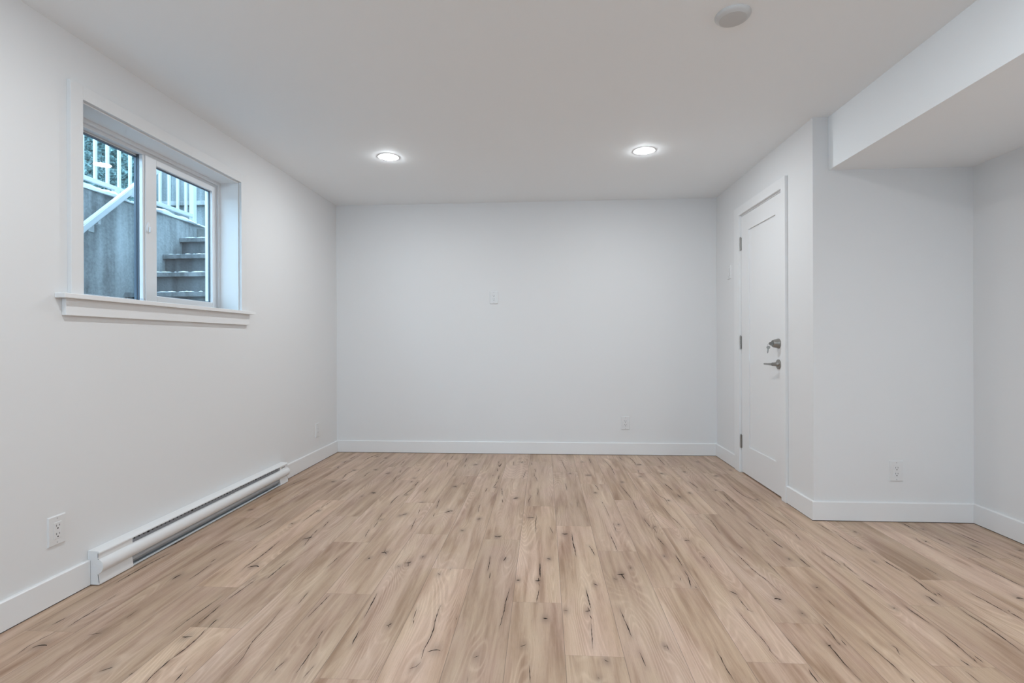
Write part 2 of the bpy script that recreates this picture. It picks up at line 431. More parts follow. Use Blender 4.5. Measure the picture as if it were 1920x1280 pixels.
# ------------------------------------------------------------------ floor: planks with cracks and knots
# cracks and knots: width in tenths of a millimetre, points on the floor in millimetres
CRACKS = [(24,[(-1763,1788),(-1766,1848),(-1766,1899),(-1769,1961)]),(15,[(-1781,1978),(-1782,2027)]),(13,[(-1596,1858),(-1598,1920)]),(26,[(-1835,1796),(-1832,1820),(-1829,1850)]),
(18,[(-1779,1621),(-1787,1660),(-1786,1709),(-1777,1761)]),(39,[(-1764,1655),(-1759,1671),(-1740,1677),(-1727,1673)]),(32,[(-1873,2113),(-1875,2216),(-1874,2332),(-1866,2448)]),
(30,[(-1424,1551),(-1408,1565),(-1397,1575)]),(27,[(-1233,1507),(-1239,1560),(-1241,1626)]),(28,[(-1312,1537),(-1310,1553)]),(25,[(-1643,1742),(-1601,1759)]),(36,[(-1925,2525),
(-1924,2626)]),(28,[(-1691,2488),(-1685,2540),(-1675,2603)]),(23,[(-1594,2350),(-1594,2393)]),(26,[(-1575,2178),(-1574,2238),(-1579,2335)]),(36,[(-1650,2171),(-1649,2205),
(-1643,2222)]),(19,[(-1474,2469),(-1481,2516),(-1488,2581)]),(31,[(-1393,2271),(-1399,2314),(-1395,2365),(-1392,2441),(-1394,2531),(-1400,2622)]),(52,[(-1384,2302),(-1374,2319),
(-1349,2325),(-1335,2316)]),(28,[(-1294,2016),(-1289,2064),(-1282,2137),(-1278,2197)]),(24,[(-1298,2168),(-1295,2203)]),(29,[(-1245,2201),(-1233,2208),(-1231,2274),(-1230,2357),
(-1233,2390)]),(22,[(-1351,1770),(-1350,1847),(-1344,1937),(-1334,2047)]),(27,[(-1294,1836),(-1293,1891),(-1295,1972)]),(28,[(-1240,1624),(-1236,1652),(-1232,1726),(-1241,1802)]),
(24,[(-1239,1806),(-1242,1863),(-1236,1867)]),(38,[(-1295,1751),(-1279,1750),(-1258,1757)]),(23,[(-1145,1512),(-1150,1562)]),(16,[(-1155,1563),(-1160,1594)]),(15,[(-1007,1562),
(-1006,1649),(-1024,1727),(-1027,1837),(-1034,1953)]),(18,[(-988,1993),(-993,2096)]),(23,[(-863,1584),(-863,1603),(-856,1637)]),(22,[(-904,1902),(-897,2005),(-892,2081)]),
(18,[(-788,1577),(-791,1645),(-791,1747)]),(17,[(-804,1762),(-808,1819)]),(12,[(-756,1556),(-749,1620)]),(23,[(-1241,2569),(-1266,2736)]),(47,[(-1288,2652),(-1270,2669),
(-1249,2686)]),(19,[(-1014,2328),(-1005,2459)]),(22,[(-964,2701),(-975,2751)]),(64,[(-814,2504),(-793,2512),(-776,2516)]),(17,[(-799,2512),(-806,2557)]),(20,[(-804,2519),
(-778,2488)]),(50,[(-854,2433),(-849,2443)]),(57,[(-669,2395),(-646,2396),(-637,2412)]),(15,[(-646,2396),(-638,2355)]),(18,[(-691,2364),(-673,2349)]),(26,[(-687,1908),(-693,1998),
(-700,2102)]),(23,[(-670,1740),(-673,1786),(-675,1828)]),(34,[(-588,1866),(-578,1868),(-572,1880)]),(17,[(-578,1868),(-574,1851)]),(18,[(-498,1910),(-501,1948),(-504,1991)]),
(15,[(-490,1879),(-495,1908)]),(27,[(-408,1673),(-413,1721),(-407,1793),(-407,1849),(-412,1895),(-415,1969),(-414,2021)]),(12,[(-407,1661),(-417,1633),(-437,1620)]),
(33,[(-399,1712),(-380,1724),(-364,1726),(-355,1720)]),(25,[(-486,2297),(-469,2280)]),(25,[(-434,2335),(-434,2344)]),(25,[(-261,2333),(-263,2419),(-266,2496)]),(18,[(-246,2258),
(-247,2316)]),(30,[(-197,2442),(-187,2489)]),(19,[(-167,1866),(-160,1975),(-157,2074),(-149,2178)]),(23,[(-239,1689),(-219,1703)]),(12,[(-241,1564),(-242,1594)]),(15,[(-334,1915),
(-335,1930)]),(80,[(-272,2754),(-252,2742),(-231,2757)]),(28,[(-253,2755),(-238,2727)]),(37,[(-597,2460),(-593,2478)]),(29,[(-23,2429),(-22,2346),(-19,2279)]),(52,[(-44,2247),
(-29,2248),(-19,2256)]),(23,[(-29,2278),(-25,2243)]),(22,[(-29,2226),(-21,2200)]),(24,[(-26,2169),(-30,2109),(-34,2064)]),(48,[(-126,2248),(-108,2251)]),(45,[(11,2484),(30,2471)]),
(80,[(92,2807),(108,2799),(127,2806)]),(29,[(149,2810),(147,2680),(152,2591),(152,2514)]),(30,[(227,2647),(235,2610),(244,2528)]),(30,[(174,2182),(177,2101),(180,2029)]),
(36,[(155,2005),(167,2006),(176,2011)]),(27,[(168,2039),(173,2002)]),(19,[(171,1981),(177,1948)]),(18,[(172,1921),(167,1836),(161,1760)]),(43,[(72,2007),(90,2004)]),
(35,[(209,2236),(227,2219)]),(53,[(-8,1946),(10,1941)]),(27,[(-86,1761),(-76,1765),(-66,1774)]),(18,[(-51,1660),(-50,1630),(-46,1575)]),(42,[(194,1703),(208,1692)]),
(18,[(164,1613),(169,1606)]),(61,[(324,2329),(343,2330),(359,2337)]),(27,[(344,2336),(352,2283)]),(23,[(301,2291),(320,2278)]),(24,[(293,2026),(299,1947),(308,1835)]),
(23,[(318,1752),(322,1714),(325,1675)]),(37,[(407,1790),(417,1791)]),(22,[(418,1800),(420,1768)]),(21,[(353,2821),(364,2591)]),(40,[(396,2401),(398,2396)]),(26,[(600,2776),
(613,2672)]),(28,[(640,2558),(640,2426)]),(41,[(580,2544),(584,2534)]),(15,[(599,2316),(596,2282)]),(69,[(732,2739),(749,2747),(760,2741)]),(24,[(637,2384),(636,2323),(621,2217)]),
(22,[(641,2234),(644,2216)]),(63,[(766,2533),(773,2530)]),(18,[(772,2501),(772,2481)]),(18,[(771,2462),(771,2419)]),(31,[(773,2203),(794,2169)]),(18,[(788,2159),(789,2094),
(793,2045),(807,2041)]),(14,[(747,2051),(753,1952),(762,1852),(764,1797),(760,1774),(771,1721)]),(19,[(579,1778),(581,1738),(579,1683),(584,1611)]),(19,[(938,2669),(947,2510),
(955,2381),(970,2308),(979,2184)]),(21,[(994,2695),(1000,2651)]),(58,[(930,2143),(945,2146),(957,2137)]),(42,[(985,2039),(991,2032)]),(15,[(852,1875),(854,1819),(855,1766)]),
(20,[(841,1695),(837,1664),(837,1625)]),(23,[(1028,1963),(1023,1902),(1013,1838)]),(17,[(1017,1849),(1015,1828)]),(17,[(1037,1864),(1033,1826)]),(21,[(971,1839),(975,1824),
(976,1816),(971,1745),(971,1680)]),(26,[(970,1822),(984,1830)]),(33,[(1193,2780),(1203,2669)]),(28,[(1225,2554),(1226,2453)]),(18,[(1357,2874),(1343,2783)]),(27,[(1199,2865),
(1200,2824)]),(57,[(1170,2542),(1175,2533)]),(25,[(1369,2628),(1379,2553),(1379,2476)]),(25,[(1403,2509),(1403,2486)]),(28,[(1397,2493),(1395,2410)]),(40,[(1146,2250),
(1161,2256)]),(15,[(1141,2147),(1140,2089)]),(23,[(1583,2886),(1578,2726)]),(16,[(1050,2490),(1049,2374)]),(34,[(1580,2729),(1589,2668)]),(34,[(1614,2556),(1613,2489),
(1617,2425)]),(31,[(1618,2386),(1615,2321),(1605,2253),(1603,2209)]),(20,[(1612,2231),(1603,2199)]),(25,[(1626,2234),(1622,2197)]),(33,[(1558,2206),(1564,2192),(1561,2154),
(1560,2123)]),(31,[(1384,2336),(1390,2293),(1397,2232)]),(21,[(1395,2410),(1397,2387)]),(68,[(1559,2536),(1564,2530)]),(24,[(1750,2478),(1755,2407)]),(25,[(1420,2117),(1418,2075),
(1422,1988)]),(24,[(1621,2119),(1614,2052),(1617,2024),(1614,1965),(1610,1899),(1598,1815)]),(49,[(1364,2098),(1369,2094)]),(27,[(1421,1947),(1418,1892),(1414,1847),(1406,1788),
(1403,1768)]),(16,[(1410,1782),(1402,1754)]),(20,[(1425,1795),(1422,1756)]),(29,[(1361,1770),(1363,1755),(1364,1737)]),(23,[(1189,1839),(1195,1825),(1182,1785)]),(22,[(1115,1851),
(1118,1778),(1121,1726),(1120,1677)]),(19,[(1132,1664),(1131,1642)]),(14,[(971,1680),(973,1635)]),(16,[(1330,1710),(1330,1653)]),(26,[(1760,2237),(1767,2189),(1771,2130),
(1772,2075)]),(26,[(1793,2105),(1791,2090)]),(29,[(1787,2083),(1788,2029)]),(57,[(1911,2204),(1927,2204),(1937,2198)]),(26,[(2019,2527),(2024,2427),(2028,2302)]),(41,[(-1862,3647),
(-1845,3800),(-1816,3827)]),(31,[(-1415,2923),(-1413,3047),(-1410,3138)]),(48,[(-1414,3096),(-1393,3114)]),(17,[(-1414,3147),(-1406,3290)]),(73,[(-1607,3762),(-1570,3757)]),
(37,[(-1470,2883),(-1451,2877)]),(24,[(-1254,2830),(-1263,2931)]),(23,[(-1265,2736),(-1269,2789)]),(29,[(-1627,2777),(-1615,2847),(-1609,2943)]),(52,[(-1856,3090),(-1831,3117)]),
(22,[(-1830,3260),(-1841,3345)]),(24,[(-1873,3487),(-1866,3597)]),(30,[(-1724,4162),(-1726,4222)]),(34,[(-1549,3840),(-1571,3984),(-1554,4111)]),(57,[(-1576,4110),(-1540,4103)]),
(30,[(-1742,4348),(-1747,4431)]),(38,[(-1741,4500),(-1737,4607)]),(46,[(-1593,4438),(-1581,4578),(-1530,4728)]),(40,[(-1532,4580),(-1525,4635)]),(80,[(-1407,4127),(-1370,4129)]),
(26,[(-1403,3898),(-1412,4005),(-1403,4061)]),(22,[(-1418,4331),(-1418,4480)]),(80,[(-1268,4004),(-1233,4033)]),(24,[(-1137,3785),(-1146,3885),(-1152,3963)]),(24,[(-1161,4045),
(-1168,4115)]),(24,[(-1224,4293),(-1230,4455)]),(80,[(-1448,4548),(-1413,4543)]),(80,[(-1205,3488),(-1190,3499),(-1168,3490)]),(23,[(-1203,3509),(-1174,3469)]),(65,[(-1247,3411),
(-1237,3419)]),(28,[(-999,3256),(-1000,3368),(-995,3443)]),(34,[(-962,3459),(-950,3565),(-942,3620)]),(30,[(-944,3676),(-943,3795)]),(55,[(-958,3453),(-936,3467)]),
(80,[(-1015,3886),(-987,3887)]),(57,[(-1000,3780),(-990,3792)]),(59,[(-823,3298),(-785,3296)]),(36,[(-872,3035),(-870,3056)]),(39,[(-868,3051),(-839,3084)]),(20,[(-771,3088),
(-778,3162)]),(22,[(-746,2816),(-756,2913),(-763,3002)]),(21,[(-966,2852),(-973,2953)]),(18,[(-984,2945),(-985,3006),(-994,3085)]),(43,[(-973,2968),(-958,2972)]),(20,[(-974,2751),
(-980,2811)]),(21,[(-681,3193),(-698,3374)]),(19,[(-667,3038),(-672,3101)]),(22,[(-835,3507),(-835,3647)]),(24,[(-1027,4088),(-1024,4180)]),(24,[(-838,4542),(-836,4666)]),
(22,[(-814,4250),(-836,4407)]),(28,[(-688,4430),(-698,4583)]),(26,[(-667,4257),(-673,4334)]),(80,[(-607,4322),(-569,4355)]),(80,[(-666,3674),(-647,3679),(-631,3662)]),
(62,[(-600,3751),(-591,3756)]),(48,[(-614,3112),(-591,3138),(-572,3152)]),(28,[(-573,3131),(-573,3156)]),(20,[(-408,3131),(-414,3215),(-411,3289)]),(47,[(-399,3005),(-375,3019)]),
(46,[(-468,2828),(-447,2821)]),(24,[(-352,3885),(-353,4002)]),(24,[(-380,4124),(-389,4216)]),(42,[(-391,4363),(-376,4286),(-370,4396)]),(17,[(-401,4460),(-389,4364)]),
(26,[(-368,3671),(-357,3763),(-352,3831)]),(61,[(-365,3671),(-346,3676)]),(24,[(-414,3559),(-410,3646)]),(23,[(-305,3651),(-287,3483)]),(19,[(-280,3395),(-272,3329)]),
(26,[(-406,3986),(-400,4008)]),(21,[(-262,4322),(-267,4466)]),(21,[(-164,3933),(-151,4149)]),(34,[(-199,4420),(-186,4470)]),(25,[(-110,4441),(-106,4352)]),(21,[(-80,4211),
(-69,4125)]),(19,[(-81,4083),(-79,3975)]),(20,[(-69,3976),(-54,3850)]),(20,[(-49,3499),(-45,3578),(-47,3664)]),(20,[(-106,3319),(-101,3404),(-91,3483),(-109,3492)]),
(61,[(-216,3398),(-188,3428),(-175,3433)]),(66,[(-107,3051),(-83,3052),(-62,3061)]),(20,[(-55,3101),(-49,3054),(-52,2964),(-47,2800)]),(20,[(30,2898),(45,2805)]),(80,[(194,4082),
(211,4083)]),(18,[(150,4553),(167,4297),(182,4137)]),(22,[(153,3788),(157,3697),(156,3630)]),(23,[(397,4606),(400,4449)]),(47,[(323,4468),(336,4488)]),(43,[(316,4034),(372,4045)]),
(22,[(364,3787),(375,3730),(381,3642)]),(80,[(338,3576),(365,3571)]),(25,[(526,4537),(552,4315),(550,4059)]),(80,[(561,3856),(594,3853)]),(22,[(548,3784),(564,3619),(581,3419)]),
(21,[(580,3410),(575,3300),(578,3223)]),(29,[(764,4668),(777,4515),(777,4387)]),(80,[(778,4393),(826,4414)]),(26,[(675,4682),(688,4561)]),(21,[(758,4221),(751,4123)]),
(80,[(725,4020),(755,4016)]),(28,[(1018,4698),(1016,4398)]),(80,[(905,4130),(941,4104)]),(33,[(880,3824),(899,3657)]),(31,[(905,3559),(912,3493)]),(29,[(375,3366),(378,3344)]),
(13,[(379,3326),(384,3221),(386,3108)]),(16,[(396,2987),(394,2862),(408,2856)]),(53,[(416,2967),(428,2960)]),(17,[(769,3819),(773,3556),(798,3459),(791,3329)]),(61,[(809,3431),
(821,3422)]),(17,[(747,3309),(753,3126),(768,3021),(772,2923)]),(21,[(584,3071),(596,2913)]),(19,[(610,2935),(612,2841)]),(33,[(613,2935),(632,2943)]),(13,[(211,3372),(210,3264)]),
(80,[(1108,4190),(1130,4168)]),(80,[(1310,4524),(1341,4525)]),(30,[(1076,3886),(1092,3721)]),(65,[(990,3608),(1007,3593)]),(80,[(1194,3682),(1206,3672)]),(80,[(1308,4063),
(1346,4065)]),(22,[(1226,3595),(1216,3499),(1212,3423)]),(18,[(1234,3462),(1232,3415)]),(28,[(1166,3411),(1172,3406),(1171,3322),(1168,3215)]),(80,[(1498,4257),(1516,4249)]),
(24,[(1351,3859),(1343,3689),(1349,3545),(1377,3469),(1383,3359)]),(80,[(1396,3474),(1406,3470)]),(20,[(1332,3356),(1338,3237),(1351,3096),(1363,3023),(1360,2880)]),
(23,[(1173,3050),(1184,2910)]),(20,[(1205,2938),(1204,2879)]),(19,[(962,3145),(968,3032),(955,2859)]),(21,[(1563,3048),(1567,2971),(1571,2904)]),(29,[(1590,2925),(1594,2899)]),
(13,[(1433,3201),(1426,2930)]),(57,[(1689,2917),(1706,2914)]),(29,[(2047,3080),(2046,2962)]),(57,[(2094,2981),(2100,2976)]),(27,[(2242,2927),(2246,2833),(2259,2752)]),
(25,[(2070,2842),(2080,2760)]),(28,[(2131,2748),(2138,2729),(2136,2669),(2134,2571)]),(42,[(2174,2753),(2191,2737)]),(24,[(2270,2665),(2277,2593)]),(64,[(2354,2704),(2369,2697)]),
(21,[(1963,2843),(1947,2782),(1961,2692)]),(50,[(1979,2801),(1988,2796)])]
def smooth_line(pts, step=0.012):
    P = [Vector((x / 1000, y / 1000)) for x, y in pts]
    out = []
    n = len(P)
    for i in range(n - 1):
        p0 = P[max(i - 1, 0)]; p1 = P[i]; p2 = P[i + 1]; p3 = P[min(i + 2, n - 1)]
        k = max(2, int((p2 - p1).length / step))
        for j in range(k):
            t = j / k
            out.append(0.5 * ((2 * p1) + (p2 - p0) * t + (2 * p0 - 5 * p1 + 4 * p2 - p3) * t * t + (3 * p1 - p0 - 3 * p2 + p3) * t ** 3))
    out.append(P[-1])
    return out

def build_floor():
    SX0 = -0.130                     # a seam measured in the room
    phases = {-9: 1.758, -8: 2.616, -7: 2.117, -6: 1.815, -5: 2.630, -4: 2.089, -3: 1.560, -2: 2.346, -1: 2.706, 0: 2.062, 1: 1.721,
              2: 2.587, 3: 2.214, 4: 1.718, 5: 1.963, 6: 2.453, 7: 1.732, 8: 2.120, 9: 2.35, 10: 1.95, 11: 2.6, 12: 2.2, 13: 1.8}
    tones = {(0, 0): 1.10, (0, 1): 0.97, (0, -1): 1.0, (1, 0): 1.09, (1, 1): 0.95, (1, -1): 1.0, (-1, -1): 0.93, (-1, 0): 1.02, (-2, -1): 1.12, (-2, 0): 1.0,
             (-3, 0): 1.0, (-4, 0): 1.02, (-4, -1): 0.95, (-6, -1): 1.12, (-6, 0): 0.93, (-7, 0): 1.10, (-7, -1): 0.95, (-7, 1): 0.92, (-8, 0): 0.90, (-8, -1): 0.93,
             (-9, -1): 1.03, (-9, 0): 0.92, (-10, 0): 0.9, (4, 1): 1.07, (4, 0): 1.03, (3, -1): 1.05, (5, -1): 1.02, (5, 0): 0.94, (6, -1): 1.04, (6, 0): 0.93, (7, -1): 0.97,
             (7, 0): 1.02, (8, 0): 1.03, (8, -1): 0.96, (9, 0): 0.93, (10, 0): 1.05, (11, 0): 0.9, (2, 0): 1.0, (2, 1): 1.04, (3, 0): 1.0, (3, 1): 1.05, (2, -1): 0.97}
    rng = random.Random(11)
    lines = [(w, smooth_line(p)) for w, p in CRACKS]
    knots, longs = [], []
    for w, P in lines:
        ln = sum((b - a).length for a, b in zip(P[:-1], P[1:]))
        mid = P[len(P) // 2]
        across = abs((P[-1] - P[0]).x) > 0.5 * abs((P[-1] - P[0]).y)
        if ln < 0.10 and (w >= 30 or across):
            knots.append((mid.x, mid.y, 0.011 + 0.20 * ln, 0.024 + 0.30 * ln, 0.50 if w >= 36 else 0.40))
        else:
            longs.append((P, 0.24 if w > 20 else 0.18))
    KN = np.array(knots)
    V, F, UV, A = [], [], [], {k: [] for k in ('seed', 'tone', 'stain', 'warp')}
    base = 0
    k0 = math.floor((XL - SX0) / PW); k1 = math.ceil((XRR - SX0) / PW)
    for k in range(k0, k1):
        ph = phases.get(k, 1.6 + 1.1 * rng.random())
        j0 = math.floor((YN - ph) / PL); j1 = math.ceil((YB - ph) / PL)
        for j in range(j0, j1):
            x0, x1 = SX0 + k * PW, SX0 + (k + 1) * PW
            y0, y1 = ph + j * PL, ph + (j + 1) * PL
            cx0, cx1 = max(x0, XL), min(x1, XRR); cy0, cy1 = max(y0, YN), min(y1, YB)
            if cx1 - cx0 < 1e-4 or cy1 - cy0 < 1e-4: continue
            dense = cy1 > 1.35
            nx = max(1, round((cx1 - cx0) / 0.010)) if dense else 1
            ny = max(1, round((cy1 - cy0) / 0.012)) if dense else 1
            gx, gy = np.meshgrid(np.linspace(cx0, cx1, nx + 1), np.linspace(cy0, cy1, ny + 1))
            px, py = gx.ravel(), gy.ravel()
            st = np.zeros_like(px); wp = np.zeros_like(px)
            if dense:
                # knots mark only the plank they lie in
                for (ax, ay, rx, ry, s) in knots:
                    if not (x0 - 0.004 <= ax <= x1 + 0.004 and y0 <= ay <= y1): continue
                    g = np.exp(-(((px - ax) / rx) ** 2 + ((py - ay) / ry) ** 2))
                    st = np.maximum(st, s * g)
                    wp += np.exp(-(((px - ax) / (rx * 2.2)) ** 2 + ((py - ay) / (ry * 3.2)) ** 2)) * 0.22
                for P, s in longs:
                    m_ = P[len(P) // 2]
                    if not (x0 - 0.004 <= m_.x <= x1 + 0.004 and P[0].y < y1 + 0.3 and P[-1].y > y0 - 0.3 or P[0].y > y0): 
                        if not (x0 - 0.004 <= m_.x <= x1 + 0.004): continue
                    if not (x0 - 0.004 <= m_.x <= x1 + 0.004): continue
                    Q = np.array([(q.x, q.y) for q in P[::2]])
                    d2 = np.min((px[:, None] - Q[None, :, 0]) ** 2 / 0.009 ** 2 + (py[:, None] - Q[None, :, 1]) ** 2 / 0.022 ** 2, axis=1)
                    st = np.maximum(st, s * np.exp(-d2))
            seed = rng.random() * 80.0
            tn = 0.94 * tones.get((k, j), 0.92 + 0.13 * rng.random())
            V.append(np.stack([px, py, np.zeros_like(px)], 1))
            UV.append(np.stack([px - x0, py - y0], 1))
            A['seed'].append(np.full_like(px, seed)); A['tone'].append(np.full_like(px, tn)); A['stain'].append(st); A['warp'].append(wp)
            idx = np.arange((nx + 1) * (ny + 1)).reshape(ny + 1, nx + 1) + base
            F.append(np.stack([idx[:-1, :-1].ravel(), idx[:-1, 1:].ravel(), idx[1:, 1:].ravel(), idx[1:, :-1].ravel()], 1))
            base += len(px)
    nplank = sum(len(f) for f in F)
    # crack ribbons lie a hair above the boards
    for w, P in lines:
        hw = min(w, 60) * 1.35e-4 / 2
        n = len(P)
        if n < 2: continue
        pv, fv = [], []
        for i, p in enumerate(P):
            d = (P[min(i + 1, n - 1)] - P[max(i - 1, 0)])
            if d.length < 1e-7: d = Vector((0, 1))
            d.normalize(); nn = Vector((-d.y, d.x))
            t = i / (n - 1)
            env = min(1.0, 0.12 + 3.2 * min(t, 1 - t)) * (0.45 + 0.85 * rng.random())
            jit = nn * (rng.random() - 0.5) * 0.0020
            a = p + jit + nn * hw * env; b_ = p + jit - nn * hw * env
            pv += [(a.x, a.y, 0.0003), (b_.x, b_.y, 0.0003)]
        for i in range(n - 1):
            fv.append((base + 2 * i, base + 2 * i + 1, base + 2 * i + 3, base + 2 * i + 2))
        V.append(np.array(pv)); F.append(np.array(fv)); UV.append(np.zeros((len(pv), 2)))
        for kk in A: A[kk].append(np.zeros(len(pv)))
        base += len(pv)
    V = np.concatenate(V); F = np.concatenate(F); UV = np.concatenate(UV)
    me = bpy.data.meshes.new('floor')
    me.vertices.add(len(V)); me.vertices.foreach_set('co', V.astype(np.float32).ravel())
    me.loops.add(len(F) * 4); me.loops.foreach_set('vertex_index', F.astype(np.int32).ravel())
    me.polygons.add(len(F)); me.polygons.foreach_set('loop_start', np.arange(0, len(F) * 4, 4, dtype=np.int32))
    mi = np.zeros(len(F), dtype=np.int32); mi[nplank:] = 1
    me.materials.append(M['floor']); me.materials.append(M['crack'])
    me.polygons.foreach_set('material_index', mi)
    uvl = me.uv_layers.new(name='plank')
    uvl.data.foreach_set('uv', UV[F.ravel()].astype(np.float32).ravel())
    for kk in A:
        at = me.attributes.new(kk, 'FLOAT', 'POINT')
        at.data.foreach_set('value', np.concatenate(A[kk]).astype(np.float32))
    me.update(calc_edges=True); me.validate()
    # all crack faces must look up
    bm = bmesh.new(); bm.from_mesh(me)
    fl = [f for f in bm.faces if f.normal.z < 0]
    bmesh.ops.reverse_faces(bm, faces=fl)
    bm.to_mesh(me); bm.free()
    o = bpy.data.objects.new('floor', me); C.objects.link(o)
    return struct(o, 'knotty oak plank floor', 'floor')
build_floor()
struct(boxes('trim_subfloor', [(XL - WT, XRR + WT, YN - WT, YB + WT, -0.15, -0.004)], M['gap']), 'dark slab under the plank floor', 'subfloor')

# ------------------------------------------------------------------ window
win = thing('window_1', 'white sliding window in the left wall looking onto outdoor concrete steps', 'window', (XL, 2.638, WZ0), kind='structure')
WI = Matrix.Translation((-XL, -2.638, -WZ0))
def wobj(name, bm, mat, parent=None, smooth=False):
    bmesh.ops.transform(bm, matrix=WI, verts=bm.verts)
    return obj(name, bm, mat, parent or win, smooth)
def wboxes(name, lst, mat, parent=None, bevel=0.0):
    bm = bmesh.new()
    for b in lst: add_box(bm, *b, bevel=bevel)
    return wobj(name, bm, mat, parent)
FX = -2.098                                               # room side of the vinyl frame
lt = 0.012
wboxes('jamb_liner', [(FX - 0.01, XL + 0.001, WY0 - 0.001, WY0 + lt - 0.012, WZ0, WZ1), (FX - 0.01, XL + 0.001, WY1 - 0.001, WY1 + 0.001, WZ0, WZ1),
                      (FX - 0.01, XL + 0.001, WY0, WY1, WZ1 - 0.001, WZ1 + 0.001)], M['liner'])
CT, CW, RV = 0.019, 0.066, 0.006
ct = XL + CT
wboxes('casing', [(XL, ct, WY0 - CW + RV, WY0 - RV + 0.004, WZ0, WZ1 + CW)], M['casing'], bevel=0.0015)
wboxes('casing', [(XL, ct, WY1 + RV, WY1 + CW, WZ0, WZ1 + CW)], M['casing'], bevel=0.0015)
wboxes('casing', [(XL, ct, WY0 - RV + 0.004, WY1 + RV, WZ1 + RV, WZ1 + CW)], M['casing'], bevel=0.0015)
wboxes('sill', [(FX, XL, WY0, WY1, WZ0 - 0.020, WZ0), (XL, XL + 0.045, WY0 - 0.115, WY1 + 0.122, WZ0 - 0.020, WZ0)], M['trim'], bevel=0.002)
wboxes('apron', [(XL, XL + 0.019, WY0 - 0.085, WY1 + 0.093, WZ0 - 0.090, WZ0 - 0.020)], M['trim'], bevel=0.0015)
# vinyl frame: two steps all round
def ring(bm, x0, x1, y0, y1, z0, z1, t, bevel=0.0015):
    add_box(bm, x0, x1, y0, y0 + t, z0, z1, bevel); add_box(bm, x0, x1, y1 - t, y1, z0, z1, bevel)
    add_box(bm, x0, x1, y0 + t, y1 - t, z1 - t, z1, bevel); add_box(bm, x0, x1, y0 + t, y1 - t, z0, z0 + t, bevel)
bm = bmesh.new()
ring(bm, FX - 0.078, FX, WY0, WY1, WZ0 - 0.008, WZ1, 0.020)
ring(bm, FX - 0.078, FX - 0.014, WY0 + 0.020, WY1 - 0.020, WZ0 - 0.004, WZ1 - 0.020, 0.018)
wobj('window_frame', bm, M['vinyl'])
iy0, iy1, iz0, iz1 = WY0 + 0.038, WY1 - 0.038, WZ0 + 0.013, WZ1 - 0.038
S0 = 2.590                                                # near edge of the sliding sash
MY = S0 - 0.004                                                # meeting stile
# fixed pane on the near side
bm = bmesh.new()
ring(bm, FX - 0.060, FX - 0.048, iy0, MY, iz0, iz1, 0.012)
add_box(bm, FX - 0.054, FX - 0.014, S0 - 0.013, S0 - 0.001, iz0, iz1, 0.002)
wobj('fixed_frame', bm, M['vinyl'])
bm = bmesh.new()
ring(bm, FX - 0.058, FX - 0.044, iy0 + 0.010, MY - 0.008, iz0 + 0.004, iz1 - 0.010, 0.006, 0.0)
add_box(bm, FX - 0.047, FX - 0.033, S0 - 0.0150, S0 - 0.0131, iz0, iz1)
wobj('gasket', bm, M['gasket'])
def pane(x, y0, y1, z0, z1, parent=None):
    bm = bmesh.new()
    vs = [bm.verts.new(p) for p in ((x, y0, z0), (x, y1, z0), (x, y1, z1), (x, y0, z1))]
    bm.faces.new(vs)
    return wobj('glass_pane', bm, M['glass'], parent)
pane(FX - 0.052, iy0 + 0.010, MY - 0.008, iz0 + 0.004, iz1 - 0.010)
# sliding sash on the far side, nearer to the room
S1 = iy1 + 0.004
bm = bmesh.new()
sx0, sx1 = FX - 0.050, FX - 0.008
add_box(bm, sx0, sx1, S0, S0 + 0.078, iz0 - 0.006, iz1 + 0.004, 0.003)
add_box(bm, sx0, sx1, S1 - 0.034, S1, iz0 - 0.006, iz1 + 0.004, 0.003)
add_box(bm, sx0, sx1, S0 + 0.078, S1 - 0.034, iz1 - 0.032, iz1 + 0.004, 0.003)
add_box(bm, sx0, sx1, S0 + 0.078, S1 - 0.034, iz0 - 0.006, iz0 + 0.037, 0.003)
sash = wobj('sliding_sash', bm, M['vinyl'])
bm = bmesh.new()
ring(bm, FX - 0.034, FX - 0.024, S0 + 0.076, S1 - 0.032, iz0 + 0.035, iz1 - 0.030, 0.007, 0.0)
g = obj('gasket', (bmesh.ops.transform(bm, matrix=WI, verts=bm.verts), bm)[1], M['gasket'], sash)
pane(FX - 0.030, S0 + 0.076, S1 - 0.032, iz0 + 0.035, iz1 - 0.030, sash)
bm = bmesh.new()                                          # sash lock: an oval plate with a thumb lever
add_lathe(bm, [(0, 0.007), (0.010, 0.007), (0.0135, 0.004), (0.0145, 0)], 28,
          Matrix.Translation((sx1, S0 + 0.018, 1.662)) @ Matrix.Rotation(math.radians(90), 4, 'Y') @ Matrix.Diagonal((2.1, 1.0, 1.0, 1)))
add_box(bm, sx1 + 0.006, sx1 + 0.014, S0 + 0.014, S0 + 0.024, 1.640, 1.668, 0.002)
wobj('sash_lock', bm, M['vinyl'], sash, True)
bm = bmesh.new()                                          # small stop at the sill between the tracks
add_box(bm, FX - 0.030, FX - 0.010, S0 - 0.014, S0 - 0.004, WZ0 + 0.010, WZ0 + 0.030, 0.002)
wobj('track_stop', bm, M['screw'])

